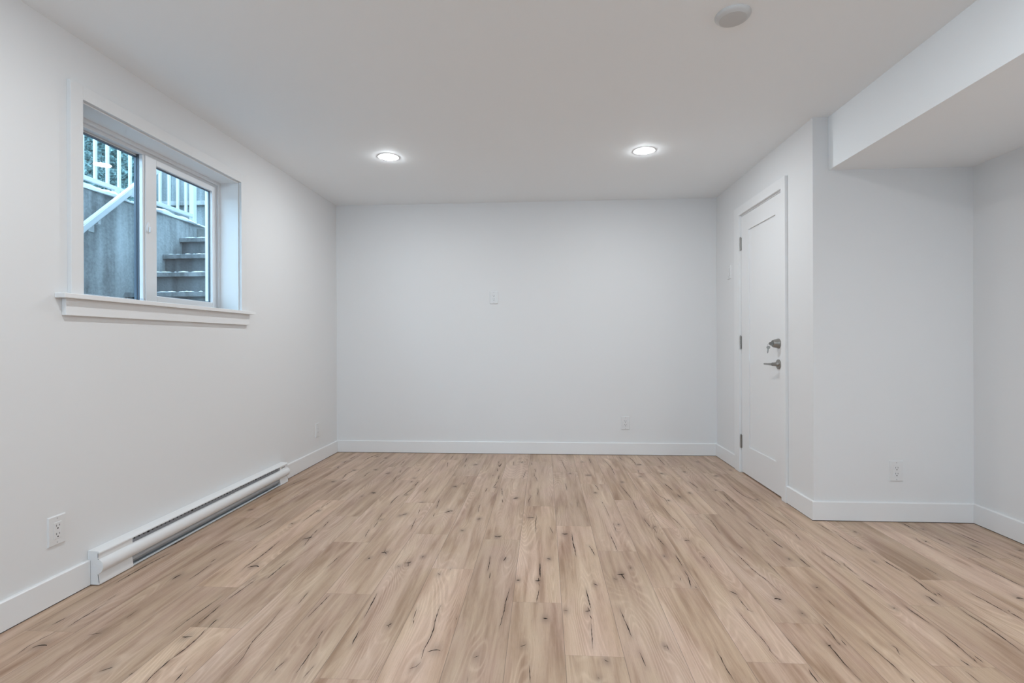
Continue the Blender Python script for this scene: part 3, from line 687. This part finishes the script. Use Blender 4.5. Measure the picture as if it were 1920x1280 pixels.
# unseen window added behind the camera to brighten the room
w2 = thing('window_added', 'added unseen white window behind the camera, for more daylight', 'window', ((RX0 + RX1) / 2, YN - WT, RZ0), kind='structure')
W2 = Matrix.Translation((-(RX0 + RX1) / 2, -(YN - WT), -RZ0))
bm = bmesh.new()
for x0, x1 in ((RX0, RX0 + 0.05), ((RX0 + RX1) / 2 - 0.03, (RX0 + RX1) / 2 + 0.03), (RX1 - 0.05, RX1)):
    add_box(bm, x0, x1, YN - WT + 0.01, YN - WT + 0.08, RZ0, RZ1, 0.002)
for z0, z1 in ((RZ0, RZ0 + 0.05), (RZ1 - 0.05, RZ1)):
    add_box(bm, RX0 + 0.05, RX1 - 0.05, YN - WT + 0.01, YN - WT + 0.08, z0, z1, 0.002)
bmesh.ops.transform(bm, matrix=W2, verts=bm.verts)
obj('window_frame', bm, M['vinyl'], w2)
for x0, x1 in ((RX0 + 0.05, (RX0 + RX1) / 2 - 0.03), ((RX0 + RX1) / 2 + 0.03, RX1 - 0.05)):
    bm = bmesh.new()
    yg = YN - WT + 0.045
    bm.faces.new([bm.verts.new(p) for p in ((x0, yg, RZ0 + 0.05), (x1, yg, RZ0 + 0.05), (x1, yg, RZ1 - 0.05), (x0, yg, RZ1 - 0.05))])
    bmesh.ops.transform(bm, matrix=W2, verts=bm.verts)
    obj('glass_pane', bm, M['glass'], w2)
struct(boxes('trim_added_snow', [(-9.0, 9.0, -16.0, YN - WT - 0.01, 0.0, 0.25)], M['snow']), 'added unseen snow ground behind the camera, bouncing light indoors', 'ground')  # unseen snow slab added to bounce skylight through the added window

# ------------------------------------------------------------------ door
door = thing('door_1', 'white single-panel door in the right wall with satin nickel hardware', 'door', (XR, DY0, 0), kind='structure')
DI = Matrix.Translation((-XR, -DY0, 0))
def dobj(name, bm, mat, parent=None, smooth=False):
    bmesh.ops.transform(bm, matrix=DI, verts=bm.verts)
    return obj(name, bm, mat, parent or door, smooth)
def dboxes(name, lst, mat, parent=None, bevel=0.0):
    bm = bmesh.new()
    for b in lst: add_box(bm, *b, bevel=bevel)
    return dobj(name, bm, mat, parent)
jt = 0.018
dboxes('door_jamb', [(XR, XR + WT, DY0 - jt, DY0, 0, DZ + jt), (XR, XR + WT, DY1, DY1 + jt, 0, DZ + jt), (XR, XR + WT, DY0, DY1, DZ, DZ + jt),
                     (XR + 0.044, XR + 0.058, DY0, DY0 + 0.012, 0, DZ), (XR + 0.044, XR + 0.058, DY1 - 0.012, DY1, 0, DZ), (XR + 0.044, XR + 0.058, DY0 + 0.012, DY1 - 0.012, DZ - 0.012, DZ)], M['trim'])
dboxes('gap_shade_fill', [(XR + 0.060, XR + WT, DY0, DY1, 0.0, DZ)], M['gap'])  # solid dark block painting the shade behind the door slab
cx = XR - 0.019
for y0, y1, z0, z1 in ((DY0 - 0.064, DY0 - 0.003, 0.001, 2.114), (DY1 + 0.006, DY1 + 0.106 - 0.0, 0.001, 2.114), (DY0 - 0.003, DY1 + 0.006, DZ + 0.010, 2.114)):
    if y0 > DY1: y1 = 4.292
    dboxes('casing', [(cx, XR, y0, y1, z0, z1)], M['trim'], bevel=0.0012)
# slab: stiles and rails round one sunk panel
sy0, sy1, sz0, sz1 = DY0 + 0.003, DY1 - 0.003, 0.009, DZ - 0.003
py0, py1, pz0, pz1 = 3.588, 4.046, 0.226, 1.906
dx0 = XR + 0.001
bm = bmesh.new()
def quad(*p): bm.faces.new([bm.verts.new(q) for q in p])
o_ = [(sy0, sz0), (sy1, sz0), (sy1, sz1), (sy0, sz1)]
i_ = [(py0, pz0), (py1, pz0), (py1, pz1), (py0, pz1)]
dp = 0.010
for a in range(4):
    b_ = (a + 1) % 4
    quad((dx0, *o_[a]), (dx0, *o_[b_]), (dx0, *i_[b_]), (dx0, *i_[a]))
    quad((dx0, *i_[a]), (dx0, *i_[b_]), (dx0 + dp, *i_[b_]), (dx0 + dp, *i_[a]))
    quad((dx0, *o_[b_]), (dx0, *o_[a]), (dx0 + 0.04, *o_[a]), (dx0 + 0.04, *o_[b_]))
quad(*[(dx0 + dp, *q) for q in i_]); quad(*[(dx0 + 0.04, *q) for q in o_[::-1]])
bmesh.ops.remove_doubles(bm, verts=bm.verts, dist=1e-5)
slab = dobj('door_slab', bm, M['door'])
for hz in (0.248, 1.034, 1.817):
    bm = bmesh.new()
    for q in range(3):
        z0 = hz - 0.050 + q * 0.0335
        add_lathe(bm, [(0, 0), (0.0062, 0), (0.0062, 0.0325), (0, 0.0325)], 16, Matrix.Translation((XR - 0.006, DY1 + 0.001, z0)))
    add_lathe(bm, [(0, 0), (0.0048, 0.001), (0.0048, 0.005), (0, 0.007)], 16, Matrix.Translation((XR - 0.006, DY1 + 0.001, hz + 0.0502)))
    add_box(bm, XR - 0.002, XR + 0.002, DY1 - 0.007, DY1 - 0.002, hz - 0.05, hz + 0.05, 0.0008)
    add_box(bm, XR - 0.0012, XR + 0.001, DY1 + 0.001, DY1 + 0.006, hz - 0.05, hz + 0.05)
    dobj('hinge', bm, M['nickel'], None, True)
TOX = Matrix.Rotation(math.radians(-90), 4, 'Y')           # lathe axis -> -X
LY = 3.540
bm = bmesh.new()
add_lathe(bm, [(0, 0), (0.033, 0), (0.0335, 0.004), (0.031, 0.010), (0.0285, 0.020), (0.0255, 0.036), (0.0235, 0.041), (0.017, 0.042), (0.0165, 0.039), (0.0, 0.039)], 40,
          Matrix.Translation((dx0, LY, 1.029)) @ TOX)
dead = dobj('deadbolt', bm, M['nickel'], None, True)
bm = bmesh.new()
add_lathe(bm, [(0, 0.0388), (0.0125, 0.0388), (0.012, 0.0415), (0, 0.0415)], 28, Matrix.Translation((dx0, LY, 1.029)) @ TOX)
dobj('lock_cylinder', bm, M['nickel'], dead, True)
bm = bmesh.new()
add_lathe(bm, [(0, 0), (0.0325, 0), (0.0325, 0.006), (0.030, 0.008), (0.016, 0.0085), (0.0145, 0.010), (0.0125, 0.030), (0.0125, 0.044), (0, 0.045)], 40,
          Matrix.Translation((dx0, LY, 0.890)) @ TOX)
add_tube(bm, [(dx0 - 0.046, LY - 0.011, 0.890), (dx0 - 0.047, LY + 0.02, 0.890), (dx0 - 0.047, LY + 0.06, 0.889), (dx0 - 0.046, LY + 0.118, 0.888)], [0.0105, 0.0085, 0.0062, 0.0055], 16)
dobj('lever_handle', bm, M['nickel'], None, True)

# keys: one in the cylinder, one hanging from the ring
ky = thing('key_ring', 'two small metal keys hanging from the lock above the door lever', 'keys', (dx0 - 0.042, LY, 1.029))
def key_bm():
    bm = bmesh.new()
    pr = []
    for i in range(24):
        a = 2 * math.pi * i / 24
        pr.append((0.0115 * math.cos(a), -0.012 + 0.0115 * math.sin(a) * 0.95))
    add_prism(bm, pr, 'x', -0.0011, 0.0011)
    add_prism(bm, [(-0.0042, -0.021), (-0.0042, -0.046), (-0.002, -0.051), (0.0015, -0.051), (0.003, -0.046), (0.0042, -0.042), (0.003, -0.038), (0.0042, -0.034), (0.003, -0.030), (0.0042, -0.026), (0.0042, -0.021)], 'x', -0.0010, 0.0010)
    return bm
bm = key_bm()
bmesh.ops.transform(bm, matrix=Matrix(((0, 0, -1, -0.024), (1, 0, 0, 0), (0, -1, 0, 0), (0, 0, 0, 1))), verts=bm.verts)
k1 = obj('key', bm, M['nickel'], ky)
bm = bmesh.new()
add_tube(bm, [(-0.020 + 0.0095 * math.cos(a), 0.002, -0.010 + 0.0095 * math.sin(a)) for a in [2 * math.pi * i / 24 for i in range(24)]], 0.0009, 8, True)
obj('split_ring', bm, M['nickel'], ky, True)
bm = key_bm()
bmesh.ops.transform(bm, matrix=Matrix.Translation((-0.024, 0.001, -0.014)) @ Matrix.Rotation(math.radians(75), 4, 'Z') @ Matrix.Rotation(math.radians(8), 4, 'X'), verts=bm.verts)
obj('key', bm, M['nickel'], ky)

# ------------------------------------------------------------------ outlets and switch plates (front looks along -Y)
def plate_bm(w=0.078, h=0.120, t=0.0065):
    bm = bmesh.new()
    a, b = w / 2, h / 2
    lo = [bm.verts.new(p) for p in ((-a, 0, -b), (a, 0, -b), (a, 0, b), (-a, 0, b))]
    e = 0.0035
    hi = [bm.verts.new(p) for p in ((-a + e, -t, -b + e), (a - e, -t, -b + e), (a - e, -t, b - e), (-a + e, -t, b - e))]
    for i in range(4):
        bm.faces.new((lo[i], lo[(i + 1) % 4], hi[(i + 1) % 4], hi[i]))
    bm.faces.new(hi); bm.faces.new(lo[::-1])
    return bm
def screw(par, z):
    bm = bmesh.new()
    add_lathe(bm, [(0, 0.0006), (0.0025, 0.0004), (0.0032, 0)], 16, Matrix.Translation((0, -0.0065, z)) @ Matrix.Rotation(math.radians(90), 4, 'X'))
    obj('screw', bm, M['screw'], par)
def insert_bm():
    bm = bmesh.new()
    add_box(bm, -0.0168, 0.0168, -0.0082, -0.004, -0.0335, 0.0335, 0.0012)
    return bm
def make_outlet(label, loc, rz):
    t = thing('wall_outlet', label, 'outlet', loc, rz, 'white duplex outlets')
    obj('cover_plate', plate_bm(), M['plastic'], t)
    rec = obj('receptacle', insert_bm(), M['plastic'], t)
    for zc in (0.016, -0.018):
        for x, hh in ((-0.0062, 0.0040), (0.0064, 0.0034)):
            bm = bmesh.new(); add_box(bm, x - 0.0012, x + 0.0012, -0.0086, -0.006, zc + 0.004 - hh, zc + 0.004 + hh)
            obj('slot', bm, M['ink'], rec)
        bm = bmesh.new()
        add_lathe(bm, [(0, 0.0024), (0.0028, 0.0024), (0.0028, 0)], 16, Matrix.Translation((0, -0.0063, zc - 0.0075)) @ Matrix.Rotation(math.radians(90), 4, 'X'))
        obj('ground_hole', bm, M['dark'], rec)
    screw(t, 0.0485); screw(t, -0.0485)
    return t
RL, RR = math.pi / 2, -math.pi / 2
out0 = make_outlet('white duplex outlet on the left wall just before the heater', (XL, 1.957, 0.2925), RL)
dup(out0, (-0.466, YB, 1.461), 0, 'white duplex outlet at mid height near the middle of the back wall')
dup(out0, (0.746, YB, 0.294), 0, 'white duplex outlet low on the back wall, towards its right end')
dup(out0, (2.032, YA, 0.2925), 0, 'white duplex outlet low on the recess wall at right, above its baseboard')
t = thing('jack_plate', 'plain white wall plate low on the left wall beyond the heater, near the corner', 'wall plate', (XL, 4.350, 0.283), RL)
obj('cover_plate', plate_bm(), M['plastic'], t)
jk = obj('jack_insert', insert_bm(), M['plastic'], t)
bm = bmesh.new(); add_box(bm, -0.006, 0.006, -0.0086, -0.006, 0.008, 0.014); obj('jack_port', bm, M['screw'], jk)
bm = bmesh.new(); add_box(bm, -0.006, 0.006, -0.0086, -0.006, -0.022, -0.014); obj('jack_port', bm, M['screw'], jk)
screw(t, 0.0485); screw(t, -0.0485)
t = thing('light_switch', 'white rocker light switch on the right wall between the door and the back corner', 'switch', (XR, 4.444, 1.629), RR)
obj('cover_plate', plate_bm(), M['plastic'], t)
bm = bmesh.new()
add_prism(bm, [(-0.005, -0.033), (-0.0105, -0.033), (-0.0075, 0.0), (-0.0100, 0.033), (-0.005, 0.033)], 'x', -0.0165, 0.0165)
obj('rocker', bm, M['plastic'], t)
bm = bmesh.new(); add_box(bm, 0.0168, 0.0180, -0.0072, -0.006, -0.033, 0.030); obj('rocker_gap', bm, M['screw'], t)
bm = bmesh.new(); add_box(bm, -0.004, 0.002, -0.0072, -0.006, -0.049, -0.040, 0.0004); obj('screw', bm, M['screw'], t)
screw(t, 0.0485)

# ------------------------------------------------------------------ baseboard heater (profile in x from the wall, z)
ht = thing('baseboard_heater', 'long white electric baseboard heater along the foot of the left wall', 'heater', (XL, (HY0 + HY1) / 2, 0))
HI = Matrix.Translation((-XL, -(HY0 + HY1) / 2, 0))
def hobj(name, bm, mat, parent=None, smooth=False):
    bmesh.ops.transform(bm, matrix=HI, verts=bm.verts)
    return obj(name, bm, mat, parent or ht, smooth)
def hx(pr): return [(XL + a, b) for a, b in pr]
EA, EB = HY0 + 0.185, HY1 - 0.105                        # ends of the open grille
bm = bmesh.new()
add_prism(bm, hx([(0.001, 0.004), (0.006, 0.004), (0.006, 0.140), (0.001, 0.140)]), 'y', HY0 + 0.003, HY1 - 0.003)
add_prism(bm, hx([(0.001, 0.146), (0.001, 0.150), (0.048, 0.1465), (0.0535, 0.143), (0.0545, 0.138), (0.0525, 0.1375), (0.050, 0.1415), (0.046, 0.1425)]), 'y', HY0 + 0.003, HY1 - 0.003)
hobj('back_casing', bm, M['enamel'], None, True)
# rounded front cover
arc = [(0.046 + 0.024 * math.sin(math.radians(a)), 0.082 + 0.030 * math.cos(math.radians(a))) for a in range(-10, 186, 12)]
inner = [(0.046 + 0.0225 * math.sin(math.radians(a)), 0.082 + 0.0285 * math.cos(math.radians(a))) for a in range(185, -11, -12)]
bm = bmesh.new()
add_prism(bm, hx(arc + [(0.034, 0.054), (0.034, 0.056)] + inner), 'y', HY0 + 0.003, HY1 - 0.002)
hobj('front_cover', bm, M['enamel'], None, True)
# upper and lower grilles behind the slots
bm = bmesh.new()
add_prism(bm, hx([(0.020, 0.144), (0.022, 0.144), (0.040, 0.106), (0.038, 0.106)]), 'y', EA, EB)
gr = hobj('upper_grille', bm, M['grille'])
n = 46
for i in range(n):
    y = EA + 0.03 + (EB - EA - 0.06) * i / (n - 1)
    big = i % 11 == 3
    r = 0.0042 if big else 0.0019
    cxp, cz = XL + 0.0325, 0.1235
    bm = bmesh.new(); add_box(bm, cxp - 0.002, cxp + 0.0016, y - r * 1.3, y + r * 1.3, cz - r, cz + r)
    hobj('vent_hole', bm, M['dark'], gr)
bm = bmesh.new()
add_prism(bm, hx([(0.030, 0.060), (0.032, 0.060), (0.046, 0.034), (0.040, 0.024), (0.030, 0.012), (0.028, 0.012)]), 'y', EA, EB)
hobj('lower_grille', bm, M['grille_low'])
bm = bmesh.new()
add_prism(bm, hx([(0.006, 0.003), (0.050, 0.003), (0.052, 0.006), (0.050, 0.013), (0.047, 0.013), (0.047, 0.008), (0.006, 0.008)]), 'y', HY0 + 0.003, HY1 - 0.003)
hobj('bottom_lip', bm, M['alu'])
# closed wiring boxes at both ends
for a, b in ((HY0 + 0.0035, EA), (EB, HY1 - 0.003)):
    bm = bmesh.new()
    add_prism(bm, hx([(0.007, 0.142), (0.049, 0.1405), (0.049, 0.098), (0.045, 0.060), (0.050, 0.030), (0.053, 0.010), (0.053, 0.0035), (0.007, 0.0035)]), 'y', a, b)
    wb = hobj('wiring_box', bm, M['enamel'])
# near end cap: follows the whole section
sec = [(0.001, 0.004), (0.001, 0.150), (0.048, 0.1475), (0.0545, 0.143), (0.055, 0.137), (0.050, 0.1365), (0.049, 0.114)] + [(0.046 + 0.0245 * math.sin(math.radians(a)), 0.082 + 0.0305 * math.cos(math.radians(a))) for a in range(10, 171, 16)] + [(0.049, 0.050), (0.053, 0.030), (0.055, 0.010), (0.052, 0.003)]
for y0, y1 in ((HY0, HY0 + 0.003), (HY1 - 0.003, HY1)):
    bm = bmesh.new()
    add_prism(bm, hx(sec), 'y', y0, y1)
    cap = hobj('end_cap', bm, M['enamel'])
    if y0 == HY0:
        for pr in ([(0.0475, 0.140), (0.0490, 0.140), (0.0485, 0.122), (0.0470, 0.120)], [(0.0470, 0.048), (0.0485, 0.049), (0.0535, 0.013), (0.0520, 0.011)], [(0.047, 0.1155), (0.052, 0.1135), (0.052, 0.1125), (0.047, 0.1140)]):
            bm = bmesh.new(); add_prism(bm, hx(pr), 'y', y0 - 0.0008, y0 + 0.001)
            hobj('slit', bm, M['dark'], cap)
        bm = bmesh.new()
        add_tube(bm, [(XL + 0.030 + 0.009 * math.cos(a), y0 - 0.0002, 0.088 + 0.009 * math.sin(a)) for a in [2 * math.pi * i / 20 for i in range(20)]], 0.0007, 6, True)
        hobj('knockout', bm, M['enamel'], cap)
# small printed mark on the far wiring box
bm = bmesh.new()
mx_ = XL + 0.0494
add_tube(bm, [(mx_, HY1 - 0.078 + 0.006 * math.cos(a), 0.124 + 0.005 * math.sin(a)) for a in [2 * math.pi * i / 16 for i in range(16)]], 0.0010, 6, True)
for q in range(5):
    add_box(bm, mx_ - 0.0004, mx_ + 0.0004, HY1 - 0.066 + q * 0.006, HY1 - 0.062 + q * 0.006, 0.1215, 0.127 - 0.0015 * (q % 2))
hobj('printed_mark', bm, M['ink'], wb)

# ------------------------------------------------------------------ ceiling lights and detector
def make_downlight(label, x, y):
    t = thing('recessed_light', label, 'ceiling light', (x, y, ZC), 0, 'round ceiling lights')
    bm = bmesh.new()
    add_lathe(bm, [(0.055, -0.0018), (0.0730, -0.0018), (0.0740, -0.0012), (0.0745, 0.0)], 64)
    obj('trim_ring', bm, M['plastic'], t)
    bm = bmesh.new()
    add_lathe(bm, [(0, -0.0085), (0.025, -0.0082), (0.042, -0.0070), (0.051, -0.0048), (0.0545, -0.0016)], 64)
    obj('lens', bm, M['lens'], t, True)
    return t
dl = make_downlight('lit round ceiling light left of centre, nearer the window', -1.088, 3.545)
dup(dl, (0.690, 3.556, ZC), 0, 'lit round ceiling light right of centre, nearer the door')
dup(dl, (2.06, 1.20, ZA), 0, 'added lit round ceiling light under the bulkhead, unseen, out of the frame')  # unseen lamp added to brighten the recess
dup(dl, (-1.088, 1.45, ZC), 0, 'added lit round ceiling light above the outlet on the left, unseen, out of the frame')  # this and those below: unseen lamps added to brighten the room
dup(dl, (0.690, 1.45, ZC), 0, 'added lit round ceiling light before the ceiling disc, unseen, out of the frame')
dup(dl, (-1.088, -0.75, ZC), 0, 'added unseen lit round ceiling light behind the camera, on its left')
dup(dl, (0.690, -0.75, ZC), 0, 'added unseen lit round ceiling light behind the camera, on its right')

t = thing('smoke_detector', 'flat white round disc on the ceiling at the top edge of the photo', 'smoke detector', (0.758, 2.098, ZC))
bm = bmesh.new()
add_lathe(bm, [(0, -0.019), (0.051, -0.019), (0.0525, -0.0185), (0.0545, -0.0165)], 64)
obj('face', bm, M['detector'], t, True)
bm = bmesh.new()
add_lathe(bm, [(0.0535, -0.0172), (0.062, -0.013), (0.067, -0.007), (0.068, 0.0)], 64)
obj('housing', bm, M['detector'], t, True)

# ------------------------------------------------------------------ outdoors, seen through the window
XW = -3.30                                                # face of the concrete wall across the stairwell
WTOP = 2.165
EXI = XL - WT
struct(boxes('trim_exterior_wall', [(EXI - 0.004, EXI, -1.0, WY0, 0.2, 3.2), (EXI - 0.004, EXI, WY1, 7.2, 0.2, 3.2), (EXI - 0.004, EXI, WY0, WY1, 0.2, WZ0), (EXI - 0.004, EXI, WY0, WY1, WZ1, 3.2)], M['concrete']),
       'outer face of the house wall round the window', 'exterior wall')
tag(boxes('retaining_wall', [(XW - 0.20, XW, -0.5, 4.90, 0.0, WTOP)], M['concrete']), 'streaked grey concrete retaining wall outside the window', 'wall')
st = thing('staircase', 'grey concrete outdoor steps seen through the right window pane', 'stairs', (-2.75, 4.2, 0))
SI = Matrix.Translation((2.75, -4.2, 0))
RISE, RUN = 0.184, 0.204
def sbox(name, lst, mat, bevel, parent):
    bm = bmesh.new()
    for b in lst: add_box(bm, *b, bevel=bevel)
    bmesh.ops.transform(bm, matrix=SI, verts=bm.verts)
    return obj(name, bm, mat, parent)
for k in range(-3, 4):
    yk, zk = 3.837 + RUN * k, 1.447 + RISE * k
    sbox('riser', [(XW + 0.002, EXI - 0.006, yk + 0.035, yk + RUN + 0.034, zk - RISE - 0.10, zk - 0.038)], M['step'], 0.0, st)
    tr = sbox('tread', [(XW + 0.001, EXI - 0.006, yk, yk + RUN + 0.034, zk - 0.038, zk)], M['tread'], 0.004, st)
    bm = bmesh.new()
    rs = random.Random(k + 40)
    for q in range(26):
        x = XW + 0.05 + rs.random() * 1.0
        r = 0.004 + 0.008 * rs.random()
        add_lathe(bm, [(0, r * 0.8), (r, r * 0.3), (r * 1.1, 0)], 8, Matrix.Translation((x, yk + 0.006 + 0.02 * rs.random(), zk)) @ Matrix.Diagonal((1.5 + 2.5 * rs.random(), 0.8, 1, 1)))
    bmesh.ops.transform(bm, matrix=SI, verts=bm.verts)
    sn = obj('snow_crumbs', bm, M['snow'], tr); sn['kind'] = 'stuff'
tag(boxes('upper_landing', [(-6.5, EXI - 0.006, 4.69, 7.6, 1.9, 2.135), (-6.5, XW - 0.20, -1.0, 4.69, 1.9, 2.120)], M['soil']), 'grey ground at the top of the outdoor steps', 'ground', kind='structure')
tag(boxes('lower_landing', [(XW, EXI - 0.006, -1.0, 3.30, 0.55, 0.70)], M['concrete']), 'concrete floor at the foot of the outdoor steps', 'ground', kind='structure')

# snow along the top of the retaining wall
bm = bmesh.new()
rs = random.Random(3)
ys = np.arange(1.6, 4.93, 0.025)
prev = None
for i, y in enumerate(ys):
    tap = min(1.0, (4.94 - y) / 0.30)
    h = (0.030 + 0.010 * math.sin(y * 9.1) + 0.007 * math.sin(y * 23.7 + 1) + 0.008 * rs.random()) * max(tap, 0.12)
    ov = 0.014 + 0.010 * math.sin(y * 14.0) + 0.006 * rs.random()
    ringv = [(XW - 0.036, 0.001), (XW - 0.034, h * 0.9), (XW - 0.016, h), (XW + ov * 0.6, h * 0.9), (XW + ov, h * 0.5), (XW + ov * 0.8, 0.003), (XW - 0.036, 0.001)]
    cur = [bm.verts.new((a, y, WTOP + b)) for a, b in ringv]
    if prev:
        for q in range(len(cur) - 1):
            bm.faces.new((prev[q], prev[q + 1], cur[q + 1], cur[q]))
    prev = cur
o = obj('snow_ridge', bm, M['snow'], None, True)
tag(o, 'thin ridge of white snow along the top of the concrete wall', 'snow', kind='stuff')

# guard railing
gy = XW - 0.060
gr = thing('guard_railing', 'white metal railing with upright pickets on the snowy concrete wall', 'railing', (gy, 3.2, WTOP))
GI = Matrix.Translation((-gy, -3.2, -WTOP))
def gbox(name, lst, parent=gr, bevel=0.002):
    bm = bmesh.new()
    for b in lst: add_box(bm, *b, bevel=bevel)
    bmesh.ops.transform(bm, matrix=GI, verts=bm.verts)
    return obj(name, bm, M['rail'], parent)
gs = 1.0 + 0.060 / 3.3
def gz(z): return CAMZ + (z - CAMZ) * gs
def gyy(y): return y * gs
PE = gyy(4.634)
gbox('bottom_rail', [(gy - 0.014, gy + 0.014, 1.5, PE, gz(2.226), gz(2.256))])
gbox('top_rail', [(gy - 0.020, gy + 0.020, 1.5, PE + 0.03, 3.20, 3.25)])
gbox('post', [(gy - 0.022, gy + 0.022, PE - 0.022, PE + 0.022, WTOP - 0.02, 3.20)])
for q in range(-14, 11):
    y = gyy(3.4728 + 0.1066 * q + 0.0)
    if y > PE - 0.05 or y < 1.52: continue
    gbox('picket', [(gy - 0.0090, gy + 0.0090, y - 0.0090, y + 0.0090, gz(2.256), 3.20)], bevel=0.0)
for y in (gyy(3.76), gyy(2.4)):
    gbox('foot', [(gy - 0.018, gy + 0.018, y - 0.02, y + 0.02, WTOP - 0.01, gz(2.228))])

# handrail on the face of the retaining wall
hxx = XW + 0.065
hs = (3.3 - 0.065) / 3.3
hr = thing('handrail', 'white sloping handrail bracketed to the concrete wall outside the left pane', 'handrail', (hxx, 3.5, 1.9))
RI = Matrix.Translation((-hxx, -3.5, -1.9))
pA = Vector((hxx, 3.453 * hs, CAMZ + (1.855 - CAMZ) * hs)); pB = Vector((hxx, 4.201 * hs, CAMZ + (2.545 - CAMZ) * hs))
dr = (pB - pA).normalized()
bm = bmesh.new()
a = pA - dr * 1.6; b = pB + dr * 0.06
up_ = Vector((0, -dr.z, dr.y)); sd = Vector((1, 0, 0))
prof = [(-0.022, -0.022), (0.022, -0.022), (0.022, 0.022), (-0.022, 0.022)]
A = [bm.verts.new(a + sd * p + up_ * q) for p, q in prof]; B = [bm.verts.new(b + sd * p + up_ * q) for p, q in prof]
for i in range(4): bm.faces.new((A[i], A[(i + 1) % 4], B[(i + 1) % 4], B[i]))
bm.faces.new(A[::-1]); bm.faces.new(B)
bmesh.ops.bevel(bm, geom=list(bm.edges), offset=0.005, segments=2, affect='EDGES')
bmesh.ops.transform(bm, matrix=RI, verts=bm.verts)
obj('rail', bm, M['rail'], hr)
for tt in (0.20, -0.9):
    c = pA + dr * tt
    bm = bmesh.new()
    add_box(bm, XW, XW + 0.006, c.y - 0.012, c.y + 0.032, c.z - 0.115, c.z - 0.040, 0.002)
    add_box(bm, XW + 0.004, hxx + 0.008, c.y - 0.010, c.y + 0.014, c.z - 0.062, c.z - 0.048, 0.002)
    add_box(bm, hxx - 0.008, hxx + 0.008, c.y - 0.010, c.y + 0.014, c.z - 0.052, c.z - 0.012, 0.002)
    bmesh.ops.transform(bm, matrix=RI, verts=bm.verts)
    obj('bracket', bm, M['rail'], hr)

# board fence behind the landing
fn = thing('board_fence', 'grey upright board fence with a cross beam at the head of the steps', 'fence', (-3.5, 6.75, 2.150))
FI = Matrix.Translation((3.5, -6.75, -2.150))
x = -5.35
rs = random.Random(5)
while x < -1.4:
    w = 0.235
    bm = bmesh.new(); add_box(bm, x, x + w - 0.006, 6.75 + 0.004 * rs.random(), 6.775, 2.150, 4.6, 0.003)
    bmesh.ops.transform(bm, matrix=FI, verts=bm.verts)
    obj('board', bm, M['fence'], fn); x += w
bm = bmesh.new(); add_box(bm, -5.35, -1.4, 6.705, 6.748, 2.925, 2.985, 0.003)
bmesh.ops.transform(bm, matrix=FI, verts=bm.verts); obj('cross_beam', bm, M['concrete'], fn)

# frosty hedge behind the railing
rng = np.random.default_rng(4)
nu, nv = 260, 150
yy, zz = np.meshgrid(np.linspace(1.8, 6.6, nu), np.linspace(2.0, 4.6, nv))
d = np.zeros_like(yy)
for q in range(3000):
    cy, cz, r = rng.uniform(1.8, 6.6), rng.uniform(2.0, 4.6), rng.uniform(0.015, 0.07)
    d = np.maximum(d, np.sqrt(np.maximum(0, 1 - ((yy - cy) ** 2 + (zz - cz) ** 2) / r ** 2)) * r * rng.uniform(0.6, 1.3))
bm = bmesh.new()
front = [[bm.verts.new((-5.3 + d[j, i] + 0.02 * rng.random(), yy[j, i], zz[j, i])) for i in range(nu)] for j in range(nv)]
for j in range(nv - 1):
    for i in range(nu - 1):
        bm.faces.new((front[j][i], front[j][i + 1], front[j + 1][i + 1], front[j + 1][i]))
add_box(bm, -5.9, -5.32, 1.8, 6.6, 2.0, 4.6)
tag(obj('hedge', bm, M['hedge']), 'dense blue-green hedge behind the white railing', 'hedge')
